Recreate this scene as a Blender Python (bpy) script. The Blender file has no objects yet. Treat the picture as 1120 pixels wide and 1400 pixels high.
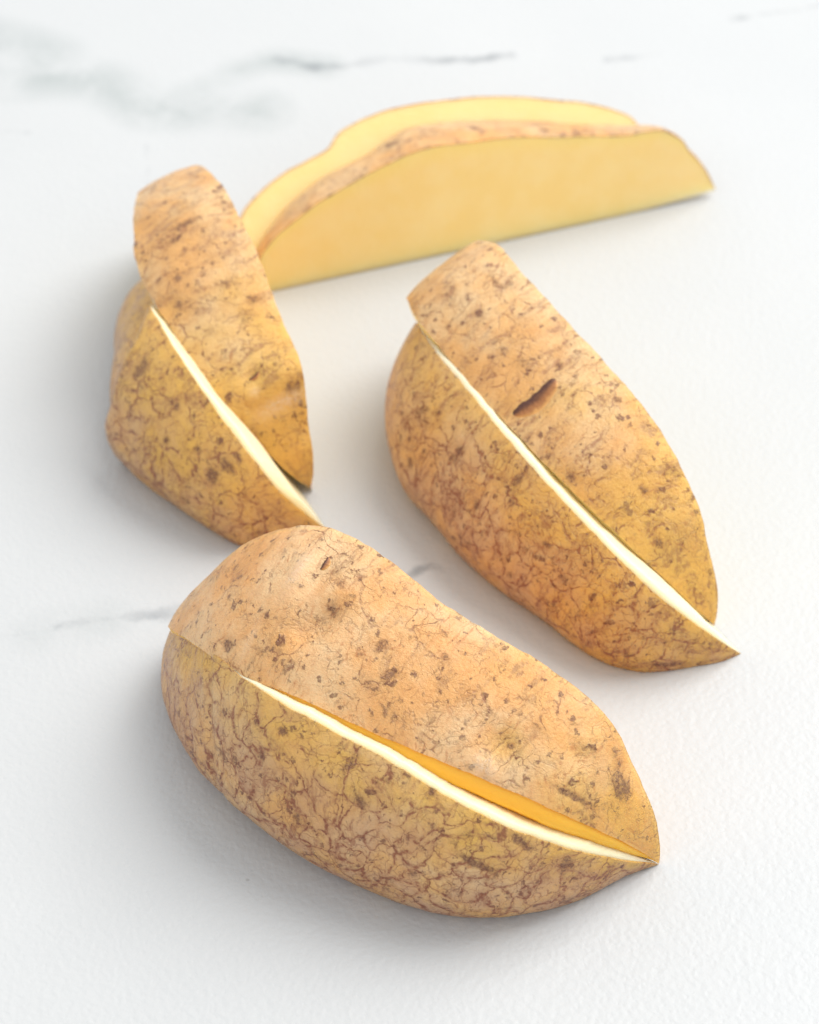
import bpy, math, random
import numpy as np
from mathutils import Vector, noise as mnoise

# ------------------------------------------------------------------ camera, world, light, exposure
scene = bpy.context.scene
CM = 0.01                                   # tables below are in centimetres
PITCH, DIST = math.radians(45), 46.7
cam_data = bpy.data.cameras.new('camera')
cam = bpy.data.objects.new('camera', cam_data)
scene.collection.objects.link(cam)
cam.location = (0, -DIST * math.cos(PITCH) * CM, DIST * math.sin(PITCH) * CM)
cam.rotation_euler = (math.radians(90) - PITCH, 0, 0)
cam_data.sensor_fit = 'VERTICAL'
cam_data.sensor_height = 24
cam_data.sensor_width = 24
cam_data.lens = 12 / math.tan(math.radians(12))
cam_data.clip_start, cam_data.clip_end = 0.01, 50
cam_data.dof.use_dof = True
cam_data.dof.focus_distance = 0.404
cam_data.dof.aperture_fstop = 13
scene.camera = cam

world = bpy.data.worlds.new('World')
scene.world = world
world.use_nodes = True
bg = world.node_tree.nodes['Background']
bg.inputs[0].default_value = (0.965, 0.985, 1.0, 1)
bg.inputs[1].default_value = 0.90

def area_lamp(name, loc, target, size, power, color):
    l = bpy.data.lights.new(name, 'AREA')
    l.shape, l.size, l.size_y = 'RECTANGLE', size[0], size[1]
    l.energy, l.color = power, color
    o = bpy.data.objects.new(name, l)
    scene.collection.objects.link(o)
    o.location = loc
    o.rotation_euler = (Vector(target) - Vector(loc)).to_track_quat('-Z', 'Y').to_euler()
    return o
area_lamp('window_lamp', (1.12, 0.84, 1.76), (0, 0.02, 0), (1.65, 1.50), 51.0, (1.0, 0.985, 0.96))

scene.view_settings.view_transform = 'Standard'
scene.view_settings.look = 'None'
scene.view_settings.exposure = 0.12
scene.view_settings.gamma = 1.0
scene.cycles.max_bounces = 8
scene.cycles.transparent_max_bounces = 6

# ------------------------------------------------------------------ node helpers
class Graph:
    def __init__(self, name):
        self.m = bpy.data.materials.new(name)
        self.m.use_nodes = True
        self.t = self.m.node_tree
        self.bsdf = self.t.nodes['Principled BSDF']
    def node(self, kind, **kw):
        n = self.t.nodes.new(kind)
        for k, v in kw.items():
            setattr(n, k, v)
        return n
    def link(self, a, b):
        self.t.links.new(a, b)
    def put(self, sock, v):
        if isinstance(v, bpy.types.NodeSocket):
            self.link(v, sock)
        else:
            sock.default_value = v
    def attr(self, name, out='Vector'):
        return self.node('ShaderNodeAttribute', attribute_name=name).outputs[out]
    def math(self, op, a, b=0.0, clamp=False):
        n = self.node('ShaderNodeMath', operation=op, use_clamp=clamp)
        self.put(n.inputs[0], a); self.put(n.inputs[1], b)
        return n.outputs[0]
    def vmath(self, op, a, b):
        n = self.node('ShaderNodeVectorMath', operation=op)
        self.put(n.inputs[0], a)
        if op == 'SCALE': self.put(n.inputs['Scale'], b)
        else: self.put(n.inputs[1], b)
        return n.outputs[0]
    def noise(self, vec, scale, detail=3, rough=0.5, dist=0.0, color=False):
        n = self.node('ShaderNodeTexNoise')
        self.put(n.inputs['Vector'], vec)
        n.inputs['Scale'].default_value = scale
        n.inputs['Detail'].default_value = detail
        n.inputs['Roughness'].default_value = rough
        n.inputs['Distortion'].default_value = dist
        return n.outputs['Color' if color else 'Fac']
    def voronoi(self, vec, scale, feature='F1', rand=1.0):
        n = self.node('ShaderNodeTexVoronoi', feature=feature)
        self.put(n.inputs['Vector'], vec)
        n.inputs['Scale'].default_value = scale
        n.inputs['Randomness'].default_value = rand
        return n
    def step(self, v, a, b, lo=0.0, hi=1.0):
        n = self.node('ShaderNodeMapRange', interpolation_type='SMOOTHSTEP')
        self.put(n.inputs['Value'], v)
        for i, x in zip(('From Min', 'From Max', 'To Min', 'To Max'), (a, b, lo, hi)):
            self.put(n.inputs[i], x)
        return n.outputs['Result']
    def mix(self, f, a, b):
        n = self.node('ShaderNodeMix', data_type='RGBA')
        self.put(n.inputs[0], f)
        for s, v in ((n.inputs[6], a), (n.inputs[7], b)):
            self.put(s, v if isinstance(v, bpy.types.NodeSocket) else (*v, 1))
        return n.outputs[2]
    def warp(self, vec, scale, amount, detail=2):
        c = self.vmath('SUBTRACT', self.noise(vec, scale, detail, color=True), (0.5, 0.5, 0.5))
        return self.vmath('ADD', vec, self.vmath('SCALE', c, amount))
    def bump(self, h, strength, dist, normal=None):
        n = self.node('ShaderNodeBump')
        n.inputs['Strength'].default_value = strength
        n.inputs['Distance'].default_value = dist
        self.put(n.inputs['Height'], h)
        if normal: self.link(normal, n.inputs['Normal'])
        return n.outputs[0]

def skin_material():
    g = Graph('potato_skin')
    p = g.attr('pc')                         # position in the potato, cm
    q = g.attr('sc')                         # (along, around) on the skin, cm
    mark = g.attr('mark', 'Fac')
    gold = g.attr('gold', 'Fac')
    streak = g.attr('streak', 'Fac')         # how far it is streaked across
    net = g.attr('net', 'Fac')               # how corky and netted the skin is
    p1 = g.warp(p, 0.9, 0.9, 3)
    pw = g.warp(g.warp(p1, 2.6, 0.30, 3), 9.0, 0.09, 3)
    # base tones
    n1 = g.step(g.noise(p, 0.6, 4, 0.6), 0.36, 0.66)
    base = g.mix(n1, (0.900, 0.530, 0.195), (0.960, 0.735, 0.400))
    gm = g.math('ADD', gold, g.math('MULTIPLY', g.math('SUBTRACT', g.noise(p, 0.8, 3), 0.5), 1.0), True)
    base = g.mix(g.math('MULTIPLY', g.step(gm, 0.15, 0.8), 0.88), base, (0.930, 0.585, 0.115))
    pink = g.math('MULTIPLY', net, g.step(g.noise(pw, 1.2, 4, 0.6), 0.30, 0.62))
    base = g.mix(g.math('MULTIPLY', pink, 0.90), base, (0.590, 0.340, 0.200))  # pinkish cork tone, with the shade low on the skin painted in
    fine = g.noise(p, 24, 4, 0.7)
    mid = g.noise(pw, 5, 4, 0.65)
    base = g.mix(g.step(mid, 0.48, 0.72, 0.0, 0.20), base, (0.700, 0.360, 0.130))
    base = g.mix(g.step(fine, 0.45, 0.75, 0.0, 0.30), base, (0.560, 0.270, 0.100))
    base = g.mix(g.step(fine, 0.40, 0.25, 0.0, 0.35), base, (0.860, 0.640, 0.380))
    # corky net, curly threads, cross streaks
    thick = g.math('MULTIPLY', g.step(g.noise(p, 2.4, 4, 0.6), 0.35, 0.68, 0.015, 0.15), g.math('ADD', 0.55, g.math('MULTIPLY', net, 0.6)))
    e1 = g.voronoi(pw, 2.1, 'DISTANCE_TO_EDGE').outputs['Distance']
    l1 = g.math('MULTIPLY', g.step(g.math('DIVIDE', e1, thick), 0.15, 1.0, 1.0, 0.0),
                g.step(g.math('ADD', g.noise(p, 1.7, 4), g.math('MULTIPLY', net, 0.24)), 0.46, 0.60))
    e2 = g.voronoi(g.vmath('ADD', pw, (7.3, 1.1, 4.0)), 4.4, 'DISTANCE_TO_EDGE').outputs['Distance']
    l2 = g.math('MULTIPLY', g.step(e2, 0.0, 0.07, 1.0, 0.0), g.step(g.math('ADD', g.noise(p, 2.3, 4), g.math('MULTIPLY', net, 0.20)), 0.48, 0.62))
    rid = g.math('ABSOLUTE', g.math('SUBTRACT', g.noise(g.warp(p, 4, 0.15), 2.6, 3, 0.6), 0.5))
    l3 = g.math('MULTIPLY', g.step(rid, 0.0, 0.020, 1.0, 0.0), g.step(g.noise(p, 1.9, 3), 0.48, 0.62))
    zone = g.noise(p, 0.7, 2)
    qw = g.warp(g.warp(q, 0.5, 1.2), 3.0, 0.25)
    sv = g.vmath('MULTIPLY', qw, (5.5, 1.5, 1.0))
    sv2 = g.vmath('MULTIPLY', qw, (15.0, 4.5, 1.0))
    st = g.math('MULTIPLY', g.step(g.noise(sv, 1.0, 5, 0.65), 0.51, 0.63), g.step(g.math('ADD', zone, g.math('MULTIPLY', g.math('SUBTRACT', streak, 0.5), 0.5)), 0.38, 0.52))
    st2 = g.math('MULTIPLY', g.step(g.noise(sv2, 1.0, 4, 0.65), 0.53, 0.66), g.step(g.noise(p, 1.0, 4, 0.6), 0.42, 0.62))
    mot = g.step(g.noise(g.vmath('MULTIPLY', qw, (3.2, 1.3, 1.0)), 1.0, 6, 0.7), 0.47, 0.68)
    base = g.mix(g.math('MULTIPLY', mot, 0.26), base, (0.560, 0.245, 0.075))
    base = g.mix(g.math('MULTIPLY', st2, 0.55), base, (0.430, 0.160, 0.055))
    soft = g.math('MULTIPLY', g.step(e1, 0.0, 0.20, 1.0, 0.0), g.math('MULTIPLY', net, 0.34))
    base = g.mix(soft, base, (0.520, 0.235, 0.100))
    lines = g.math('MAXIMUM', g.math('MAXIMUM', l1, g.math('MULTIPLY', l2, 0.75)),
                   g.math('MAXIMUM', g.math('MULTIPLY', st, 0.8), g.math('MULTIPLY', l3, 0.8)))
    lines = g.math('MULTIPLY', lines, g.step(g.noise(p, 13, 3), 0.30, 0.58, 0.25, 1.0))
    col = g.mix(g.math('MULTIPLY', lines, g.math('ADD', 0.80, g.math('MULTIPLY', net, 0.18))), base, (0.235, 0.060, 0.018))
    # specks and scabs
    v = g.voronoi(g.warp(g.warp(p, 3, 0.35), 10, 0.22, 4), 2.5)
    rnd = g.node('ShaderNodeSeparateColor'); g.link(v.outputs['Color'], rnd.inputs[0])
    size = g.math('MULTIPLY', g.math('POWER', rnd.outputs[0], 1.7), 0.27)
    sp = g.step(g.math('SUBTRACT', size, v.outputs['Distance']), 0.0, 0.09)
    v2 = g.voronoi(g.warp(p, 13, 0.20, 4), 6.0)
    rnd2 = g.node('ShaderNodeSeparateColor'); g.link(v2.outputs['Color'], rnd2.inputs[0])
    sp2 = g.step(g.math('SUBTRACT', g.math('MULTIPLY', g.math('POWER', rnd2.outputs[0], 1.5), 0.37), v2.outputs['Distance']), 0.0, 0.10)
    bl = g.step(g.noise(g.warp(p, 3, 0.3), 2.0, 7, 0.75), 0.590, 0.66)
    rg = g.math('SUBTRACT', g.noise(g.warp(p, 5, 0.25), 7, 6, 0.75), 0.5)
    mk = g.step(g.math('ADD', mark, g.math('MULTIPLY', rg, 2.6)), 0.40, 0.78)
    mk = g.math('MULTIPLY', g.math('MULTIPLY', mk, g.step(mark, 0.06, 0.40)), g.step(g.noise(p, 21, 3), 0.30, 0.58, 0.35, 1.0))
    halo = g.math('MULTIPLY', g.step(g.math('ADD', mark, g.math('MULTIPLY', rg, 1.2)), 0.05, 0.75), 0.45)
    col = g.mix(halo, col, (0.40, 0.165, 0.065))
    dark = g.math('MAXIMUM', g.math('MAXIMUM', sp, g.math('MULTIPLY', sp2, 0.9)), g.math('MULTIPLY', bl, 0.8))
    dark = g.math('MULTIPLY', dark, g.step(g.noise(p, 17, 3), 0.28, 0.55, 0.45, 1.0))
    col = g.mix(g.math('MULTIPLY', dark, 0.90), col, (0.165, 0.047, 0.017))
    col = g.mix(g.math('MULTIPLY', mk, 0.80), col, (0.130, 0.038, 0.017))
    scr = g.math('MULTIPLY', g.attr('scrape', 'Fac'), g.step(g.noise(p, 12, 4, 0.7), 0.35, 0.60, 0.25, 1.0))
    col = g.mix(scr, col, (0.940, 0.760, 0.520))
    g.link(col, g.bsdf.inputs['Base Color'])
    g.link(g.step(fine, 0.3, 0.7, 0.28, 0.46), g.bsdf.inputs['Roughness'])
    g.bsdf.inputs['Specular IOR Level'].default_value = 0.50
    g.bsdf.inputs['Coat Weight'].default_value = 0.18
    g.bsdf.inputs['Coat Roughness'].default_value = 0.30
    h = g.math('SUBTRACT', g.math('MULTIPLY', g.noise(p, 16, 4, 0.6), 0.9), g.math('MULTIPLY', lines, 0.45))
    h = g.math('ADD', h, g.math('MULTIPLY', dark, 0.45))
    h = g.math('ADD', h, g.math('MULTIPLY', g.noise(p, 60, 2), 0.35))
    h = g.math('ADD', h, g.math('MULTIPLY', g.noise(pw, 4, 4, 0.6), 0.5))
    h = g.math('ADD', h, g.math('MULTIPLY', mk, 0.5))
    g.link(g.bump(h, 0.6, 0.0006), g.bsdf.inputs['Normal'])
    # the skin is a thin film: part of the light passes to and from the flesh below
    film = g.node('ShaderNodeBsdfTransparent')
    film.inputs[0].default_value = (0.98, 0.68, 0.32, 1)
    mx = g.node('ShaderNodeMixShader')
    body = g.math('ADD', g.math('MULTIPLY', g.math('MAXIMUM', lines, g.math('MAXIMUM', dark, mk)), 0.35),
                  g.math('ADD', 0.70, g.math('MULTIPLY', pink, 0.15)), True)
    g.link(body, mx.inputs[0])
    g.link(film.outputs[0], mx.inputs[1]); g.link(g.bsdf.outputs[0], mx.inputs[2])
    out = [n for n in g.t.nodes if n.type == 'OUTPUT_MATERIAL'][0]
    g.link(mx.outputs[0], out.inputs['Surface'])
    return g.m

def flesh_material():
    g = Graph('potato_flesh')
    p = g.attr('pc')
    rim = g.attr('rim', 'Fac')               # 1 just under the skin, 0 at the core
    n = g.noise(p, 0.9, 4, 0.6)
    c = g.mix(g.step(n, 0.35, 0.7), (0.905, 0.655, 0.255), (0.920, 0.695, 0.315))
    c = g.mix(g.step(rim, 0.80, 0.98, 0.0, 0.5), c, (0.91, 0.69, 0.22))
    c = g.mix(g.attr('warm', 'Fac'), c, (0.970, 0.470, 0.045))  # orange glow of light through the skin, painted into the flesh
    c = g.mix(g.attr('pale', 'Fac'), c, (0.950, 0.880, 0.640))
    g.link(c, g.bsdf.inputs['Base Color'])
    g.bsdf.inputs['Roughness'].default_value = 0.42
    g.bsdf.inputs['Specular IOR Level'].default_value = 0.35
    g.bsdf.subsurface_method = 'RANDOM_WALK'
    g.bsdf.inputs['Subsurface Weight'].default_value = 0.7
    g.bsdf.inputs['Subsurface Radius'].default_value = (1.0, 0.95, 0.84)
    g.bsdf.inputs['Subsurface Scale'].default_value = 0.0036
    h = g.math('ADD', g.noise(p, 9, 3), g.math('MULTIPLY', g.noise(p, 40, 2), 0.4))
    g.link(g.bump(h, 0.25, 0.0004), g.bsdf.inputs['Normal'])
    return g.m

def eye_material():
    g = Graph('potato_eye')
    p = g.node('ShaderNodeTexCoord').outputs['Object']
    v = g.math('ADD', g.attr('across', 'Fac'), g.math('MULTIPLY', g.math('SUBTRACT', g.noise(p, 700, 4, 0.7), 0.5), 1.1))
    c = g.mix(g.step(v, -0.55, 0.25), (0.085, 0.028, 0.016), (0.360, 0.145, 0.045))
    c = g.mix(g.step(v, 0.25, 0.95), c, (0.700, 0.370, 0.110))
    g.link(c, g.bsdf.inputs['Base Color'])
    g.bsdf.inputs['Roughness'].default_value = 0.55
    g.link(g.bump(g.noise(p, 1500, 3), 0.6, 0.0003), g.bsdf.inputs['Normal'])
    return g.m

def marble_material():
    g = Graph('white_marble')
    p = g.node('ShaderNodeTexCoord').outputs['Object']
    vd = g.attr('vein', 'Fac')               # signed closeness to a vein line
    vs = g.attr('smoke', 'Fac')
    c = g.mix(g.step(g.noise(p, 9, 5, 0.6), 0.35, 0.75), (0.518, 0.527, 0.531), (0.545, 0.552, 0.554))
    rag = g.math('MULTIPLY', g.math('SUBTRACT', g.noise(p, 120, 5, 0.65), 0.5), 1.3)
    sm = g.math('MULTIPLY', vs, g.step(g.noise(g.warp(p, 30, 0.02), 38, 6, 0.65), 0.28, 0.60))
    c = g.mix(g.math('MULTIPLY', sm, 0.66), c, (0.31, 0.345, 0.340))
    vv = g.step(g.math('ADD', vd, rag), 0.35, 0.95)
    vv = g.math('MULTIPLY', vv, g.step(vd, 0.02, 0.25))
    vv = g.math('MULTIPLY', vv, g.step(g.noise(p, 55, 3), 0.34, 0.62, 0.28, 1.0))
    sk = g.voronoi(g.warp(p, 300, 0.002), 75)
    rn = g.node('ShaderNodeSeparateColor'); g.link(sk.outputs['Color'], rn.inputs[0])
    dot = g.step(g.math('SUBTRACT', g.math('MULTIPLY', g.math('POWER', rn.outputs[0], 9.0), 0.055), sk.outputs['Distance']), 0.0, 0.02)
    c = g.mix(g.math('MULTIPLY', dot, 0.40), c, (0.25, 0.23, 0.21))
    c = g.mix(g.math('MULTIPLY', vv, 0.75), c, (0.22, 0.235, 0.25))
    g.link(c, g.bsdf.inputs['Base Color'])
    g.bsdf.inputs['Roughness'].default_value = 0.42
    g.bsdf.inputs['Specular IOR Level'].default_value = 0.35
    pb = g.voronoi(g.warp(p, 500, 0.0011), 920, 'SMOOTH_F1').outputs['Distance']
    h = g.math('ADD', pb, g.math('MULTIPLY', g.noise(p, 1300, 3), 0.6))
    g.link(g.bump(h, 0.28, 0.0003), g.bsdf.inputs['Normal'])
    return g.m

M_SKIN, M_FLESH, M_EYE, M_TABLE = skin_material(), flesh_material(), eye_material(), marble_material()

# ------------------------------------------------------------------ mesh helper
def mesh_object(name, verts, faces, mat, parent=None, smooth=True, attrs=None):
    me = bpy.data.meshes.new(name)
    me.from_pydata([tuple(v) for v in verts], [], faces)
    me.materials.append(mat)
    if smooth:
        me.polygons.foreach_set('use_smooth', [True] * len(me.polygons))
    for k, a in (attrs or {}).items():
        a = np.asarray(a, np.float32)
        if a.ndim == 2:
            at = me.attributes.new(k, 'FLOAT_VECTOR', 'POINT'); at.data.foreach_set('vector', a.ravel())
        else:
            at = me.attributes.new(k, 'FLOAT', 'POINT'); at.data.foreach_set('value', a)
    me.update()
    o = bpy.data.objects.new(name, me)
    scene.collection.objects.link(o)
    o.parent = parent
    return o

# ------------------------------------------------------------------ the marble table
VEINS = [   # centre line (cm), half width (cm), ink
    ([(-8.07, -3.42), (-7.55, -3.28), (-6.9, -3.15)], 0.17, 0.45),
    ([(-6.6, -3.05), (-6.37, -2.93), (-5.57, -2.79), (-5.1, -2.75)], 0.14, 0.62),
    ([(-5.2, -2.76), (-4.69, -2.71), (-4.28, -2.58), (-3.2, -2.2)], 0.18, 1.0),
    ([(-0.28, -1.95), (-0.06, -1.76), (0.17, -1.53), (0.42, -1.43), (0.62, -1.55)], 0.13, 0.85),
    ([(-3.21, 15.3), (-2.79, 15.2), (-2.26, 14.95), (-1.57, 15.01), (-0.7, 15.26), (0.35, 15.26), (1.57, 15.26), (2.45, 15.5)], 0.20, 0.80),
    ([(4.71, 15.26), (5.42, 15.38), (6.04, 15.53)], 0.14, 0.7),
    ([(7.84, 16.93), (8.58, 17.19), (9.49, 17.38), (12, 18.3)], 0.16, 0.6),
    ([(-9.43, 12.38), (-8.75, 12.33)], 0.16, 0.6),
    ([(-6.02, 11.9), (-5.92, 11.13), (-5.87, 10.4)], 0.10, 0.55),
]
SMOKE = [   # the wide grey-green veins
    ([(-13, 17.4), (-10.4, 16.2), (-9.85, 15.95), (-9.31, 15.75), (-8.75, 15.4)], 0.55, 1.0),
    ([(-13, 13.9), (-10.5, 14.6), (-8.8, 14.45), (-7.95, 14.5), (-7.26, 14.3), (-6.7, 13.9), (-6.13, 13.3), (-5.27, 13.18), (-4.43, 13.24), (-3.57, 13.18)], 0.50, 1.0),
    ([(-9.3, 15.7), (-8.5, 15.0), (-7.6, 14.5)], 0.35, 0.8),
    ([(-6.13, 13.24), (-5.48, 13.75), (-4.48, 14.3), (-4.0, 14.9), (-3.14, 15.3)], 0.30, 0.7),
    ([(-3.4, 15.25), (-2.6, 15.15), (-2.0, 15.0)], 0.30, 1.0),
    ([(-6.9, -3.15), (-5.6, -2.8)], 0.30, 0.5),
]
def closeness(X, Y, lines):
    out = np.zeros_like(X)
    for pts, w, ink in lines:
        for (ax, ay), (bx, by) in zip(pts[:-1], pts[1:]):
            dx, dy = bx - ax, by - ay
            t = np.clip(((X - ax) * dx + (Y - ay) * dy) / (dx * dx + dy * dy), 0, 1)
            d = np.hypot(X - ax - t * dx, Y - ay - t * dy)
            out = np.maximum(out, ink * np.clip(1 - d / (2.2 * w), 0, 1))
    return out

def build_table():
    def axis(lo, hi, step, far):
        mid = np.arange(lo, hi + step / 2, step)
        out = np.array([2, 6, 14, 30, 55])
        return np.r_[lo - out[::-1] * far, mid, hi + out * far]
    xs, ys = axis(-14, 14, 0.10, 1.0), axis(-12, 20, 0.10, 1.0)
    X, Y = np.meshgrid(xs, ys)
    ny, nx = X.shape
    V = np.c_[X.ravel(), Y.ravel(), np.zeros(X.size)] * CM
    idx = np.arange(ny * nx).reshape(ny, nx)
    F = np.stack([idx[:-1, :-1], idx[:-1, 1:], idx[1:, 1:], idx[1:, :-1]], -1).reshape(-1, 4).tolist()
    vein = closeness(X, Y, VEINS).ravel()
    smoke = closeness(X, Y, SMOKE).ravel()
    # the slab's edge and underside
    ring = np.r_[idx[0, :], idx[1:, -1], idx[-1, -2::-1], idx[-2:0:-1, 0]]
    base = len(V)
    low = V[ring].copy(); low[:, 2] = -2 * CM
    n = len(ring)
    F += [[int(ring[i]), int(base + i), int(base + (i + 1) % n), int(ring[(i + 1) % n])] for i in range(n)]
    F.append([base + i for i in range(n)][::-1])
    pad = np.zeros(n)
    o = mesh_object('marble_table_top', np.r_[V, low], F, M_TABLE, smooth=False,
                    attrs={'vein': np.r_[vein, pad], 'smoke': np.r_[smoke, pad]})
    o['kind'] = 'structure'
    o['label'] = 'white marble table top with thin grey veins and a finely pebbled surface'
build_table()

# ------------------------------------------------------------------ potato wedges
# A wedge is a slice of a potato about its own long axis. Low and high profiles give (along, radius) in cm on
# the table side and on the upright side; the skin runs between them through an angle about the axis.
def spline(tab, n):
    t = np.array(tab, float)
    d = np.r_[0, np.cumsum(np.sqrt(np.linalg.norm(np.diff(t, axis=0), axis=1)))]
    L = np.r_[0, np.cumsum(np.linalg.norm(np.diff(t, axis=0), axis=1))]
    # dense centripetal Catmull-Rom, then even arc length
    P = np.vstack([2 * t[0] - t[1], t, 2 * t[-1] - t[-2]])
    K = np.r_[-(d[1]), d, 2 * d[-1] - d[-2]]
    out = []
    for i in range(1, len(P) - 2):
        for w in np.linspace(0, 1, 24, endpoint=(i == len(P) - 3)):
            x = K[i] + w * (K[i + 1] - K[i])
            A1 = (K[i] - x) / (K[i] - K[i - 1]) * P[i - 1] + (x - K[i - 1]) / (K[i] - K[i - 1]) * P[i]
            A2 = (K[i + 1] - x) / (K[i + 1] - K[i]) * P[i] + (x - K[i]) / (K[i + 1] - K[i]) * P[i + 1]
            A3 = (K[i + 2] - x) / (K[i + 2] - K[i + 1]) * P[i + 1] + (x - K[i + 1]) / (K[i + 2] - K[i + 1]) * P[i + 2]
            B1 = (K[i + 1] - x) / (K[i + 1] - K[i - 1]) * A1 + (x - K[i - 1]) / (K[i + 1] - K[i - 1]) * A2
            B2 = (K[i + 2] - x) / (K[i + 2] - K[i]) * A2 + (x - K[i]) / (K[i + 2] - K[i]) * A3
            out.append((K[i + 1] - x) / (K[i + 1] - K[i]) * B1 + (x - K[i]) / (K[i + 1] - K[i]) * B2)
    o = np.array(out)
    for _ in range(25):                      # fair the digitised profile a little
        o[1:-1] = 0.25 * o[:-2] + 0.5 * o[1:-1] + 0.25 * o[2:]
    o[:, 1] = np.maximum(o[:, 1], 0)
    s = np.r_[0, np.cumsum(np.linalg.norm(np.diff(o, axis=0), axis=1))]; s /= s[-1]
    q = np.linspace(0, 1, n)
    return np.c_[np.interp(q, s, o[:, 0]), np.interp(q, s, o[:, 1])]

def surface(w, S, TH):
    """(along, radius, angle) on the smooth skin for s in 0..1 and angle in degrees."""
    n = 400
    lo, hi = spline(w['low'], n), spline(w['high'], n)
    lo = lo * np.array([1.0, w.get('lowx', 1.0)])
    q = np.linspace(0, 1, n)
    ta, tb = w['span']
    f = np.clip((TH - ta) / (tb - ta), 0, 1)
    u = (1 - f) * np.interp(S, q, lo[:, 0]) + f * np.interp(S, q, hi[:, 0])
    r = (1 - f) * np.interp(S, q, lo[:, 1]) + f * np.interp(S, q, hi[:, 1])
    k = np.sin(np.pi * f)
    r = r * (1 + w.get('bulge', 0.03) * k)
    u = u + w.get('cap', 0.0) * k * np.clip((S - 0.6) / 0.4, 0, 1) ** 2 * (1 - np.clip((S - 0.93) / 0.07, 0, 1) ** 2)
    if w.get('under', 0):                    # the skin rolls under before it meets the table
        r = r * (1 - w['under'] * np.clip(1 - f / 0.22, 0, 1) ** 2)
    return u, r

def to_world(w, u, r, th):
    A = np.array(w['tip']); d = math.radians(w['dir'])
    U = np.array([math.cos(d), math.sin(d), 0]); N = np.array([-U[1], U[0], 0]); Z = np.array([0, 0, 1.0])
    t = np.radians(th)
    return A + u[..., None] * U + (r * np.cos(t))[..., None] * N + (r * np.sin(t))[..., None] * Z

def vnoise(P, scale, seed):
    o = Vector((seed * 7.13, seed * 3.7, seed * 1.9))
    return np.array([mnoise.noise(Vector(p) * scale + o) for p in P])

def knife(w, S, edge):
    u, _ = surface(w, S, np.full_like(S, 45.0))
    a = np.interp(u, *zip(*w[edge]))
    return a

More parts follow.
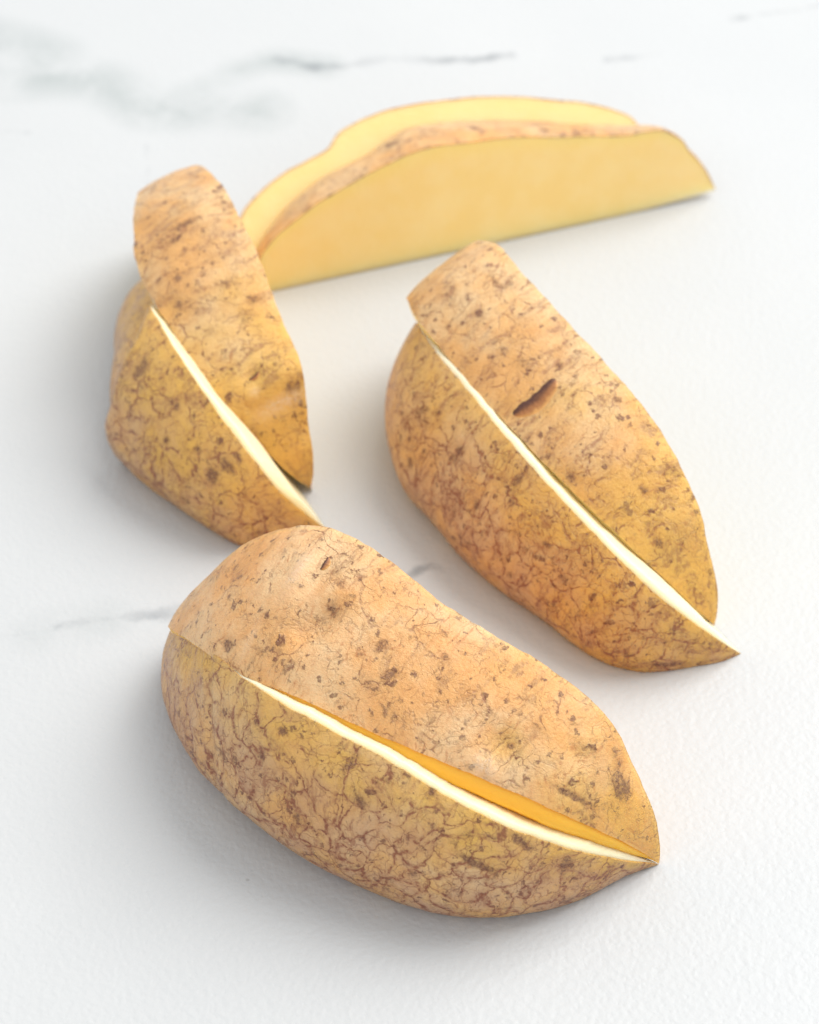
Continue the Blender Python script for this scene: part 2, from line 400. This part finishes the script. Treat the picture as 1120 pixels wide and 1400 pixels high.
def build_wedge(w):
    ns, nt = w.get('res', (230, 90))
    s = np.linspace(0, 1, ns)
    s = 0.5 * s + 0.5 * (0.5 - 0.5 * np.cos(np.pi * s))     # finer towards the ends
    S = np.repeat(s[:, None], nt, 1)
    t0, t1 = knife(w, s, 'from'), knife(w, s, 'to')
    rng = w['seed']
    jag = lambda k: np.array([mnoise.noise(Vector((x * 42, k * 5.1, rng * 2.3))) + 0.6 * mnoise.noise(Vector((x * 110, k * 9.1, rng))) for x in s])
    if t0.min() > 1 and not w.get('no_jag'): t0 = t0 + w.get('jag', 0.35) * jag(1)
    if t1.max() < 179: t1 = t1 + 0.35 * jag(2)
    f = np.linspace(0, 1, nt)[None, :]
    TH = t0[:, None] * (1 - f) + t1[:, None] * f
    u, r = surface(w, S, TH)
    P = to_world(w, u, r, TH)
    R0 = 3.0
    ARC = np.radians(TH) * R0
    # outward normals
    def normals(P):
        du = np.gradient(P, axis=0); dv = np.gradient(P, axis=1)
        n = np.cross(du, dv); n /= np.linalg.norm(n, axis=2, keepdims=True) + 1e-9
        d = math.radians(w['dir']); A = np.array(w['tip'])
        U = np.array([math.cos(d), math.sin(d), 0])
        rad = (P - A) - ((P - A) @ U)[..., None] * U
        sgn = np.sign(np.sum(n * rad)); return n * sgn
    Nn = normals(P)
    loc = np.stack([u, r * np.cos(np.radians(TH)), r * np.sin(np.radians(TH))], -1) + np.array([0, w['seed'] * 11.0, w['seed'] * 5.0])
    flat = loc.reshape(-1, 3)
    disp = 0.035 * vnoise(flat, 0.45, 1) + 0.03 * vnoise(flat, 1.2, 2) + 0.010 * vnoise(flat, 3.5, 3)
    disp = disp.reshape(ns, nt)
    net = w.get('net', 0.5) * np.clip(1.25 - TH / 60, 0.25, 1); streak = w.get('streak', 0.3) * np.ones((ns, nt)); scrape = np.zeros((ns, nt)); mark = np.zeros((ns, nt)); gold = np.zeros((ns, nt))
    gold += np.clip(1 - u / w.get('goldlen', 4.2), 0, 1) * w.get('gold', 0.9)
    gold += w.get('gold_up', 0) * np.clip((TH - 24) / 26, 0, 1)  # golden glow of light entering at the cut, painted by angle
    for (uu, th, a, b, rot, deep, ink) in w.get('dents', []):
        x0 = (u - uu); y0 = np.radians(TH - th) * r
        c, sn = math.cos(math.radians(rot)), math.sin(math.radians(rot))
        x, y = c * x0 + sn * y0, -sn * x0 + c * y0
        g = np.exp(-(x / a) ** 2 - (y / b) ** 2)
        disp = disp - deep * g
        mark = np.maximum(mark, ink * g)
    for (uu, th, a, b, rot, ink) in w.get('gilt', []):
        x0 = (u - uu); y0 = np.radians(TH - th) * r
        gold = np.maximum(gold, ink * np.exp(-(x0 / a) ** 2 - (y0 / b) ** 2))
    for (uu, th, a, b, ink) in w.get('scrapes', []):      # pale rubbed streaks, and a white highlight painted on a bump
        scrape = np.maximum(scrape, ink * np.exp(-((u - uu) / a) ** 2 - (np.radians(TH - th) * r / b) ** 2))
    for (pts, width, deep) in w.get('grooves', []):      # (along, angle) polyline pressed into the skin
        best = np.full((ns, nt), 9.0)
        for (ua, ta), (ub, tb) in zip(pts[:-1], pts[1:]):
            rr = np.maximum(r, 0.6)
            ax, ay = u - ua, np.radians(TH - ta) * rr
            bx, by = ub - ua, np.radians(tb - ta) * rr
            t = np.clip((ax * bx + ay * by) / (bx * bx + by * by + 1e-9), 0, 1)
            best = np.minimum(best, np.hypot(ax - t * bx, ay - t * by))
        disp = disp - deep * np.exp(-(best / width) ** 2)
    for (pts, width, deep) in w.get('steps', []):        # skin beyond a crease lies lower than the rest
        ul = np.interp(TH, *zip(*sorted((b, a) for a, b in pts)))
        t = np.clip((u - ul) / width, 0, 1)
        disp = disp - deep * t * t * (3 - 2 * t)
    fade = np.clip(np.minimum(S, 1 - S) / 0.02, 0, 1)
    disp = disp * fade
    P = P + Nn * disp[..., None]
    P[..., 2] = np.maximum(P[..., 2], 0.012)
    if w.get('lift'):                         # the end that does not touch the table
        P[..., 2] += w['lift'] * np.clip(1 - u / 2.2, 0, 1) ** 1.5
    Nn = normals(P)
    T = 0.035                                 # skin thickness
    I = P - Nn * T * fade[..., None]
    I[..., 2] = np.maximum(I[..., 2], 0.010)
    A = np.array(w['tip']); d = math.radians(w['dir']); U = np.array([math.cos(d), math.sin(d), 0])
    mid = A + U * 5.0
    def core(edge):                           # the axis opposite an edge point
        uu = np.clip((edge - A) @ U, w['ends'][0], w['ends'][1])
        c = A + uu[:, None] * U
        c[:, 2] = np.maximum(c[:, 2], 0.012) + w.get('lift', 0) * np.clip(1 - uu / 2.2, 0, 1) ** 1.5
        return c
    # ---- root at the wedge's base
    root = bpy.data.objects.new('potato_wedge', None)
    root.empty_display_size = 0.01
    scene.collection.objects.link(root)
    org = np.array([mid[0], mid[1], 0.0])
    root.location = org * CM
    root['label'], root['category'], root['group'] = w['label'], 'potato wedge', 'potato wedges on the marble table'
    # ---- skin: outer sheet and the rims it shows at the two cuts
    idx = np.arange(ns * nt).reshape(ns, nt)
    F = np.stack([idx[:-1, :-1], idx[:-1, 1:], idx[1:, 1:], idx[1:, :-1]], -1).reshape(-1, 4).tolist()
    V = [P.reshape(-1, 3)]; base = ns * nt
    A_pc, A_sc = [flat], [np.stack([u, ARC, np.full_like(u, w['seed'] * 3.0)], -1).reshape(-1, 3)]
    A_mark, A_gold, A_net, A_str, A_scr = [mark.ravel()], [gold.ravel()], [net.ravel()], [streak.ravel()], [scrape.ravel()]
    for j in (0, nt - 1):
        for ring in (P[:, j], I[:, j]):
            V.append(ring); A_pc.append(loc[:, j]); A_sc.append(A_sc[0].reshape(ns, nt, 3)[:, j])
            A_mark.append(mark[:, j]); A_gold.append(gold[:, j]); A_net.append(net[:, j]); A_str.append(streak[:, j]); A_scr.append(scrape[:, j])
        k = np.arange(ns - 1)
        F += np.stack([base + k, base + k + 1, base + ns + k + 1, base + ns + k], -1).tolist()
        base += 2 * ns
    skin = mesh_object('skin', (np.concatenate(V) - org) * CM, F, M_SKIN, root,
                       attrs={'pc': np.concatenate(A_pc), 'sc': np.concatenate(A_sc), 'mark': np.concatenate(A_mark), 'gold': np.concatenate(A_gold), 'net': np.concatenate(A_net), 'streak': np.concatenate(A_str), 'scrape': np.concatenate(A_scr)})
    # ---- flesh: closed body under the skin with two cut faces
    m = 26
    V = [I.reshape(-1, 3)]; F = np.stack([idx[:-1, :-1], idx[:-1, 1:], idx[1:, 1:], idx[1:, :-1]], -1).reshape(-1, 4).tolist()
    base = ns * nt
    pc = [flat]; rim = [np.ones(ns * nt)]
    for j in (0, nt - 1):
        E = I[:, j]; C = core(E)
        g = np.linspace(0, 1, m)[None, :, None]
        G = C[:, None, :] * (1 - g) + E[:, None, :] * g
        bow = w.get('bow_lo' if j == 0 else 'bow_hi', 0)
        if bow:                               # added crown makes the gap shallower, so light bounces onto the rims
            out = E - (I[:, 3] if j == 0 else I[:, nt - 4])
            out = out / (np.linalg.norm(out, axis=1, keepdims=True) + 1e-9)
            wide = np.clip(np.linalg.norm(E - C, axis=1) / 2.0, 0, 1)
            G = G + (bow * np.sin(np.pi * g ** 2.4)) * (out * wide[:, None])[:, None, :]
        q = np.arange(ns * m).reshape(ns, m) + base
        F += np.stack([q[:-1, :-1], q[1:, :-1], q[1:, 1:], q[:-1, 1:]], -1).reshape(-1, 4).tolist()
        ch = w.get('chamfer') if j else w.get('chamfer_lo')
        mm = m
        if ch:
            ch = np.interp(u[:, j], *zip(*ch))   # bare flesh between the skin's torn edge and the cut face
            sg = 1 if j else -1
            dth = np.degrees(ch / np.maximum(r[:, j], 0.8)) * sg * (0.85 + 0.35 * np.array([mnoise.noise(Vector((x * 9, 3.3, rng))) for x in s]))
            lift = np.clip(r[:, j] / 1.2, 0, 1)
            top = to_world(w, u[:, j], r[:, j] - 0.30 * ch * lift, TH[:, j] + dth * lift) + (I[:, j] - to_world(w, u[:, j], r[:, j], TH[:, j])) * 0.8
            top[:, 2] = np.maximum(top[:, 2], 0.010)
            G = G + (top - E)[:, None, :] * g ** 2
            extra = []
            for t in (0.2, 0.5, 0.8, 1.0):
                extra.append(top * (1 - t) + E * t + Nn[:, j] * (0.10 * ch * 4 * t * (1 - t) * lift)[:, None])
            G = np.concatenate([G, np.stack(extra, 1)], 1)
            F2 = m + 4
            F = F[:-(ns - 1) * (m - 1)]
            q = np.arange(ns * F2).reshape(ns, F2) + base
            F += np.stack([q[:-1, :-1], q[1:, :-1], q[1:, 1:], q[:-1, 1:]], -1).reshape(-1, 4).tolist()
            mm = F2
        V.append(G.reshape(-1, 3)); base += ns * mm
        pc.append(((G - A) * 1.0).reshape(-1, 3) + w['seed'] * 9.0)
        rim.append(np.repeat(np.r_[np.linspace(0, 1, m), np.ones(mm - m)][None, :], ns, 0).ravel())
    flesh = mesh_object('flesh', (np.concatenate(V) - org) * CM, F, M_FLESH, root,
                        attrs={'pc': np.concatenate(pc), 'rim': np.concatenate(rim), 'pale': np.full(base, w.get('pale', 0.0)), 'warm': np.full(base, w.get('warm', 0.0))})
    # ---- eyes: small scars sunk in the skin
    for (uu, th, a, b, rot) in w.get('eyes', []):
        c, sn = math.cos(math.radians(rot)), math.sin(math.radians(rot))
        i = np.unravel_index(np.argmin((u - uu) ** 2 + (np.radians(TH - th) * r) ** 2), u.shape)
        p0, n0 = P[i], Nn[i]
        e1 = P[min(i[0] + 3, ns - 1), i[1]] - P[max(i[0] - 3, 0), i[1]]; e1 /= np.linalg.norm(e1)
        e2 = np.cross(n0, e1)
        if e2 @ (P[i[0], min(i[1] + 2, nt - 1)] - p0) < 0: e2 = -e2
        ex, ey = c * e1 + sn * e2, -sn * e1 + c * e2
        vs, fs, ac = [], [], []
        kx, ky = 15, 7
        for ix in range(kx):
            x = -1 + 2 * ix / (kx - 1)
            hw = math.sqrt(max(0, 1 - x * x)) + 0.02
            for iy in range(ky):
                y = -1 + 2 * iy / (ky - 1)
                q = p0 + ex * (a * x) + ey * (b * (hw * y * (0.85 + 0.3 * mnoise.noise(Vector((x * 3, y * 2, uu)))) + 0.55 * (1 - x * x)))
                k = np.argmin(np.sum((P - q) ** 2, -1)); k = np.unravel_index(k, u.shape)
                q = q + Nn[k] * ((P[k] - q) @ Nn[k])
                vs.append(q + Nn[k] * (0.012 + 0.022 * (1 - y) * (1 - y * y) * (1 - x * x)) - Nn[k] * (0.03 if abs(y) == 1 or abs(x) == 1 else 0)); ac.append(y)
        for ix in range(kx - 1):
            for iy in range(ky - 1):
                q = ix * ky + iy
                fs.append([q, q + ky, q + ky + 1, q + 1])
        e = mesh_object('eye', (np.array(vs) - org) * CM, fs, M_EYE, skin, attrs={'across': np.array(ac)})
    return root

A_LOW = [(0,0),(.2,.28),(.36,.55),(.62,1.08),(.88,1.6),(1.2,1.99),(1.74,2.48),(2.58,2.94),(3.64,3.13),(4.3,3.18),(5.17,3.12),(5.93,2.96),(6.63,2.81),(7.36,2.65),(7.9,2.4),(8.5,2.05),(9.0,1.65),(9.35,1.2),(9.5,.6),(9.55,0)]
A_HIGH = [(0,0),(.0,.33),(.06,.71),(.21,1.21),(.47,1.72),(.72,2.16),(.96,2.59),(1.25,2.92),(1.64,3.2),(2.25,3.4),(2.91,3.52),(3.62,3.63),(4.46,3.8),(5,4),(5.58,4.25),(6.13,4.36),(6.64,4.34),(7.15,4.17),(7.68,3.8),(8.3,3.2),(8.85,2.5),(9.3,1.7),(9.55,.8),(9.6,0)]
A_LOW2 = [(0,0),(.2,.26),(.36,.51),(.62,1.0),(.88,1.49),(1.2,1.85),(1.74,2.31),(2.58,2.73),(3.64,2.91),(4.3,2.96),(5.17,2.95),(5.93,2.92),(6.63,2.95),(7.36,2.93),(7.9,2.70),(8.5,2.34),(9.0,1.9),(9.35,1.38),(9.5,.7),(9.55,0)]
B_LOW = [(0,0),(.0,.31),(.1,.69),(.34,1.34),(.61,1.87),(1.02,2.21),(1.62,2.43),(2.35,2.57),(3.22,2.78),(4.05,2.96),(4.98,2.99),(5.79,2.97),(6.55,2.97),(7.28,2.72),(7.88,2.45),(8.6,2.0),(9.1,1.5),(9.45,1.0),(9.62,.5),(9.65,0)]
B_HIGH1 = [(0,0),(.05,.5),(.2,1.0),(.5,1.6),(.9,2.1),(1.4,2.5),(2.0,2.8),(2.6,3.0),(3.3,3.2),(4.2,3.35),(5.6,3.45),(6.8,3.5),(7.8,3.45),(8.6,3.1),(9.2,2.5),(9.6,1.8),(9.85,.9),(9.9,0)]
B_HIGH2 = [(.8,0),(.8,.51),(.88,.93),(1.09,1.3),(1.38,1.81),(1.67,2.3),(2.04,2.62),(2.53,2.96),(3.09,3.22),(3.78,3.38),(4.69,3.49),(5.61,3.55),(6.56,3.68),(7.54,3.75),(8.23,3.87),(8.7,3.7),(9.2,3.3),(9.55,2.6),(9.8,1.6),(9.9,.8),(9.9,0)]
B_LOW2 = [(.85,0),(.9,.7),(1.2,1.6),(1.7,2.2),(2.4,2.6),(3.3,2.85),(4.3,3.0),(5.4,3.05),(6.6,3.05),(7.6,3.0),(8.5,2.8),(9.1,2.5),(9.6,2.0),(9.85,1.3),(9.9,.6),(9.9,0)]
C_LOW = [(0,0),(.05,.6),(.1,1.2),(.33,1.7),(.78,1.95),(1.42,2.23),(1.96,2.45),(2.64,2.67),(3.35,2.82),(3.92,2.86),(4.44,2.74),(5.11,2.46),(5.8,2.1),(6.5,1.85),(7.2,1.5),(7.8,1.0),(8.15,.5),(8.2,0)]
C_HIGH1 = [(0,0),(.05,.7),(.2,1.5),(.5,2.1),(1,2.6),(1.7,2.95),(2.5,3.2),(3.4,3.3),(4.3,3.3),(5.1,3.15),(5.8,2.9),(6.5,2.5),(7.2,1.9),(7.8,1.1),(8.15,.5),(8.2,0)]
C_HIGH2 = [(.2,0),(.05,.46),(.08,1.07),(.28,1.53),(.39,2.14),(.59,2.67),(.89,2.88),(1.41,3.0),(2.05,3.19),(2.72,3.49),(3.3,3.65),(4.1,3.74),(4.79,3.84),(5.59,3.7),(6.32,3.46),(7.18,2.94),(7.8,2.3),(8.2,1.6),(8.4,.8),(8.45,0)]
C_LOW2 = [(.2,0),(.05,.45),(.1,1.0),(.3,1.6),(.6,2.3),(1.0,2.7),(1.6,2.9),(2.4,3.1),(3.2,3.3),(4.1,3.4),(5.0,3.4),(5.9,3.2),(6.7,2.75),(7.4,2.2),(8.0,1.5),(8.35,.7),(8.45,0)]
D_FACE = [(0,0),(.11,.39),(.4,.87),(.64,1.21),(.76,1.47),(1.04,1.74),(1.32,1.91),(1.97,1.98),(2.86,2.11),(3.93,2.31),(4.99,2.5),(6.06,2.61),(6.8,2.65),(7.54,2.49),(8.16,2.3),(8.7,2.07),(9.23,1.86),(9.79,1.54),(10.21,1.25),(10.5,.9),(10.65,.45),(10.7,0)]
D_BACK = [(0,0),(.1,.5),(.4,1.1),(.85,1.6),(1.38,1.79),(2.44,2.07),(3.47,2.39),(4.51,2.64),(5.35,2.8),(6.1,2.87),(6.64,2.84),(7.1,2.68),(7.46,2.5),(8.02,2.35),(8.58,2.21),(9.16,1.96),(9.65,1.67),(10.1,1.3),(10.45,.91),(10.62,.4),(10.65,0)]
D_FACE2 = [(.9,0),(.95,.6),(1.1,1.2),(1.3,1.6),(1.42,1.75),(1.82,2.0),(2.33,2.24),(3.06,2.47),(3.91,2.70),(4.75,2.84),(5.71,2.94),(6.45,2.99),(7.1,2.95),(7.68,2.82),(8.05,2.66),(8.26,2.40),(8.47,2.31),(8.97,2.2),(9.54,2.0),(10.15,1.66),(10.53,1.32),(10.8,.8),(10.85,.3),(10.85,0)]
D_BACK2 = [(.9,0),(1.0,.6),(1.4,1.3),(2.2,1.9),(3.5,2.3),(5,2.6),(6.5,2.65),(8,2.4),(9.2,1.9),(10.2,1.2),(10.7,.6),(10.8,0)]

WEDGES = [
 dict(seed=1, gold_up=.7, gold=.35, chamfer=[(0,.05),(.8,.10),(5.5,.12),(6.8,0.0)], streak=.4,
      grooves=[([(7.58,50),(7.29,40),(7.0,26),(6.8,8)],.10,.06)],
      steps=[([(7.58,50),(7.29,40),(7.0,26),(6.8,8)],.35,.05)],
      dents=[(5.61,44,.12,.10,0,.02,.9),(1.99,31,.38,.08,15,.03,1),(4.02,35.7,.14,.11,30,.02,.95),(4.4,43.7,.10,.28,20,.02,.85),(1.5,42,.22,.08,30,.02,.8),
             (5.9,36,.09,.16,0,.01,.8),(6.4,30,.1,.12,0,.01,.7),(3.0,46,.08,.14,10,.01,.8),(0.9,36,.08,.22,0,.01,.8),(2.9,22,.1,.1,0,.01,.7),(5.0,24,.09,.12,20,.01,.8)],
      gilt=[(4.2,42,1.2,.5,0,1),(2.0,38,.8,.5,0,.8)], tip=(4.22,-8.43,0), dir=147.5, ends=(0,9.6), low=A_LOW, high=A_HIGH, span=(0,90), under=.13, cap=.35, bulge=.03, lowx=1.115, pale=.6, net=1.0, bow_hi=.14,
      **{'from':[(0,0),(10,0)], 'to':[(0,43),(2,45.5),(4,48.5),(6,50),(7,51.8),(8,54.5)]}, res=(260,110),
      label='netted brown wedge nearest the viewer, lying below its dented mate with dark shadow beneath'),
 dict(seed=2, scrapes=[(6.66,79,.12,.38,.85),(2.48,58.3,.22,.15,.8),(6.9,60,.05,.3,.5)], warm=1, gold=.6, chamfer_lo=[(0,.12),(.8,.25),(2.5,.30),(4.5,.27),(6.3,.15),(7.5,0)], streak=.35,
      dents=[(5.95,70,.30,.50,20,.22,.12),(6.12,67,.10,.18,0,.03,.45),(6.62,79,.17,.50,0,-.09,0),(6.30,83,.18,.55,0,.06,0),(7.3,56.5,.13,.13,0,.03,.95),  # the broad dent's faint ink paints the shade in its hollow
             (7.9,75.4,.24,.18,0,0,.50),(5.92,80.7,.10,.10,0,.02,.85),(5.7,84,.07,.07,0,.01,.8),(5.83,74.8,.20,.18,0,.02,.52),(2.41,65,.32,.34,0,.11,0),(2.45,58.5,.22,.16,0,-.05,0),
             (2.25,66.5,.08,.08,0,.02,.8),(0.69,79.9,.15,.19,0,-.01,1),(0.84,86,.08,.22,0,0,.6),(1.15,63.5,.34,.07,-10,.02,.9),(4.85,73,.10,.16,30,.01,.85),(4.5,68,.09,.2,30,.01,.85),
             (4.7,63,.16,.12,0,.01,.7),(3.9,79,.14,.08,30,.01,.7),(1.3,76,.16,.16,0,.05,.3),(6.4,60,.08,.08,0,.01,.8)],
      gilt=[(2.3,66,.5,.6,0,.65),(0.5,74,.4,.5,0,1)],
      eyes=[(6.39,83.4,.14,.075,90)], tip=(4.22,-8.43,.02), dir=147.5, ends=(0,9.6), low=A_LOW2, high=A_HIGH, span=(0,93), cap=.3, lowx=1.0, net=.12, bow_lo=.14,
      **{'from':[(0,59),(1,56),(2.5,54.5),(4,53),(6,52.3),(6.8,51),(8,52.5)], 'to':[(0,92),(10,92)]}, res=(260,100),
      label='upper wedge of the front pair with a broad dent and dark scab near its point'),
 dict(seed=3, gold_up=.6, streak=1, chamfer=[(0,.05),(1,.14),(4,.12),(8,.08),(9.2,0)],
      dents=[(3.95,47,.08,.34,5,.02,1),(5.39,37.6,.11,.22,0,.02,.95),(6.6,22,.34,.34,0,.07,0),(6.42,21.5,.10,.13,0,.02,1),(6.95,24,.10,.20,0,.02,.7),(0.77,14.6,.20,.12,0,.01,.55),
             (0.35,9,.16,.08,0,.01,.9),(3.79,38.8,.09,.10,0,.01,.85),(4.4,30,.07,.2,0,.01,.8),(2.8,36,.1,.08,0,.01,.85),(2.2,30,.14,.12,0,.01,.75),(3.2,17,.09,.12,0,.01,.8)],
      gilt=[(3.4,44,1.0,.45,0,.8),(1.2,32,1,.7,0,1)], tip=(6.07,-3.67,0), dir=122.3, ends=(0,9.9), low=B_LOW, high=B_HIGH1, span=(0,90), under=.11, cap=.1, lowx=1.10, pale=.7, net=.8, bow_hi=.13,
      **{'from':[(0,0),(10,0)], 'to':[(0,48),(2,50),(4,51.8),(6,54),(9,57)]},
      label='lower wedge of the right pair, ending in a long thin golden point'),
 dict(seed=4, streak=.8, gold=1, goldlen=6.5,
      dents=[(4.82,67,.20,.50,0,.10,0),(5.28,66,.14,.50,0,-.03,0),(7.25,72.9,.12,.10,0,.01,1),(4.48,57,.07,.09,0,.02,.9),(4.35,60,.08,.08,0,.02,.6),(3.3,58,.13,.10,0,.02,.95),(3.9,57.5,.06,.10,0,.01,.9),
             (2.28,74,.14,.09,20,.01,.8),(1.6,66,.1,.1,0,.01,.8),(5.2,80,.1,.1,0,.01,.9),(3.9,86,.08,.1,0,.01,.85),(6.3,66,.07,.09,0,.01,.85),(7.6,83,.1,.08,0,.01,.7),(8.0,70,.08,.12,0,.01,.7)],
      gilt=[(1.4,70,1.2,1,0,1)],
      eyes=[(5.02,67.5,.55,.23,90)], tip=(6.07,-3.67,.02), dir=122.3, ends=(.8,9.9), low=B_LOW2, high=B_HIGH2, span=(0,93), cap=.1, lowx=.9, net=.35, bow_lo=.14,
      **{'from':[(0,58),(1.5,55.5),(4,55),(6,55.5),(8,57.8),(9.1,61),(9.8,68)], 'to':[(0,91.5),(11,91.5)]},
      label='upper wedge of the right pair with a curved dark slit in its skin'),
 dict(seed=5, gold_up=.7, streak=.5, chamfer=[(0,.10),(1.2,.12),(3,.05),(6,0)],
      grooves=[([(4.7,63),(4.09,52),(3.89,41),(3.69,28),(3.6,8)],.10,.05)],
      steps=[([(4.7,63),(4.09,52),(3.89,41),(3.69,28),(3.6,8)],.13,.34)],
      dents=[(0.82,46,.16,.13,0,.02,1),(0.95,38,.12,.2,0,.02,1),(3.35,47,.16,.28,0,.02,.95),(3.75,44,.08,.20,0,.01,.8),(0.79,53,.10,.08,0,.01,.9),(2.2,48,.1,.1,0,.01,.9),(2.0,36,.1,.1,0,.01,.8),(1.4,42,.09,.09,0,.01,.8)],
      gilt=[(2.0,52,1.2,.5,0,1)], tip=(-1.59,-.48,0), dir=117.2, ends=(0,8.2), low=C_LOW, high=C_HIGH1, span=(0,90), under=.11, cap=.25, lowx=1.09, pale=.6, net=.8, bow_hi=.13,
      **{'from':[(0,0),(10,0)], 'to':[(0,54),(.5,57.5),(2,59),(4,61),(7,62)]},
      label='lower wedge of the left pair, its pale pointed end hidden behind the front wedge'),
 dict(seed=6, scrapes=[(.43,80,.045,.5,.8),(.62,70,.05,.10,.5)], streak=.7,
      grooves=[([(5.15,60),(4.98,68),(4.95,76)],.28,.06),([(.52,64),(.44,72),(.34,92)],.07,.03)],
      dents=[(0.85,72.5,.17,.20,0,.10,.30),(4.51,76,.11,.35,0,.02,.75),(4.3,70,.08,.2,0,.01,.7),(2.9,62,.12,.12,0,.01,.8),(2.3,85,.1,.2,0,.01,.8),(3.4,66,.1,.15,0,.01,.7),(0.5,86,.05,.18,0,.01,.8)],
      gilt=[(0.5,72,.8,.8,0,1)],
      eyes=[(0.86,73,.14,.07,80)], tip=(-1.86,.48,.02), dir=111.9, ends=(.1,8.45), low=C_LOW2, high=C_HIGH2, span=(0,93), cap=.1, lowx=.93, net=.35,
      **{'from':[(0,55),(2,55.5),(4,55.5),(4.8,58.5),(5.8,63),(6.6,66),(8.4,69)], 'to':[(0,91.5),(11,91.5)]},
      label='tall upper wedge of the left pair with a round brown eye and raised blunt end'),
 dict(seed=7, jag=.05, lift=.16, net=.7, gold=0, dents=[(7.2,118,.2,.15,0,.02,1),(6.9,112,.12,.1,0,.01,.8),(5.4,112,.1,.1,0,.01,.9),(3.9,108,.12,.08,0,.01,.9),(3.0,106,.1,.06,0,.01,.9)], tip=(6.82,9.97,0), dir=-161.1, ends=(0,10.7), low=D_FACE, high=D_BACK, span=(100,143), cap=0, bulge=.0,
      **{'from':[(0,100),(11,100)], 'to':[(0,143),(11,143)]},
      label='wedge of the back pair turning its large yellow cut face to the viewer'),
 dict(seed=8, tip=(6.63,10.54,0), dir=-161.1, ends=(.9,10.85), pale=.2, low=D_FACE2, high=D_BACK2, span=(135,180), cap=0, bulge=.03,
      **{'from':[(0,135),(11,135)], 'to':[(0,180),(11,180)]}, no_jag=True,
      label='rearmost wedge, a thin yellow band showing behind the wedge with the large cut face'),
]

for w in WEDGES:
    build_wedge(w)
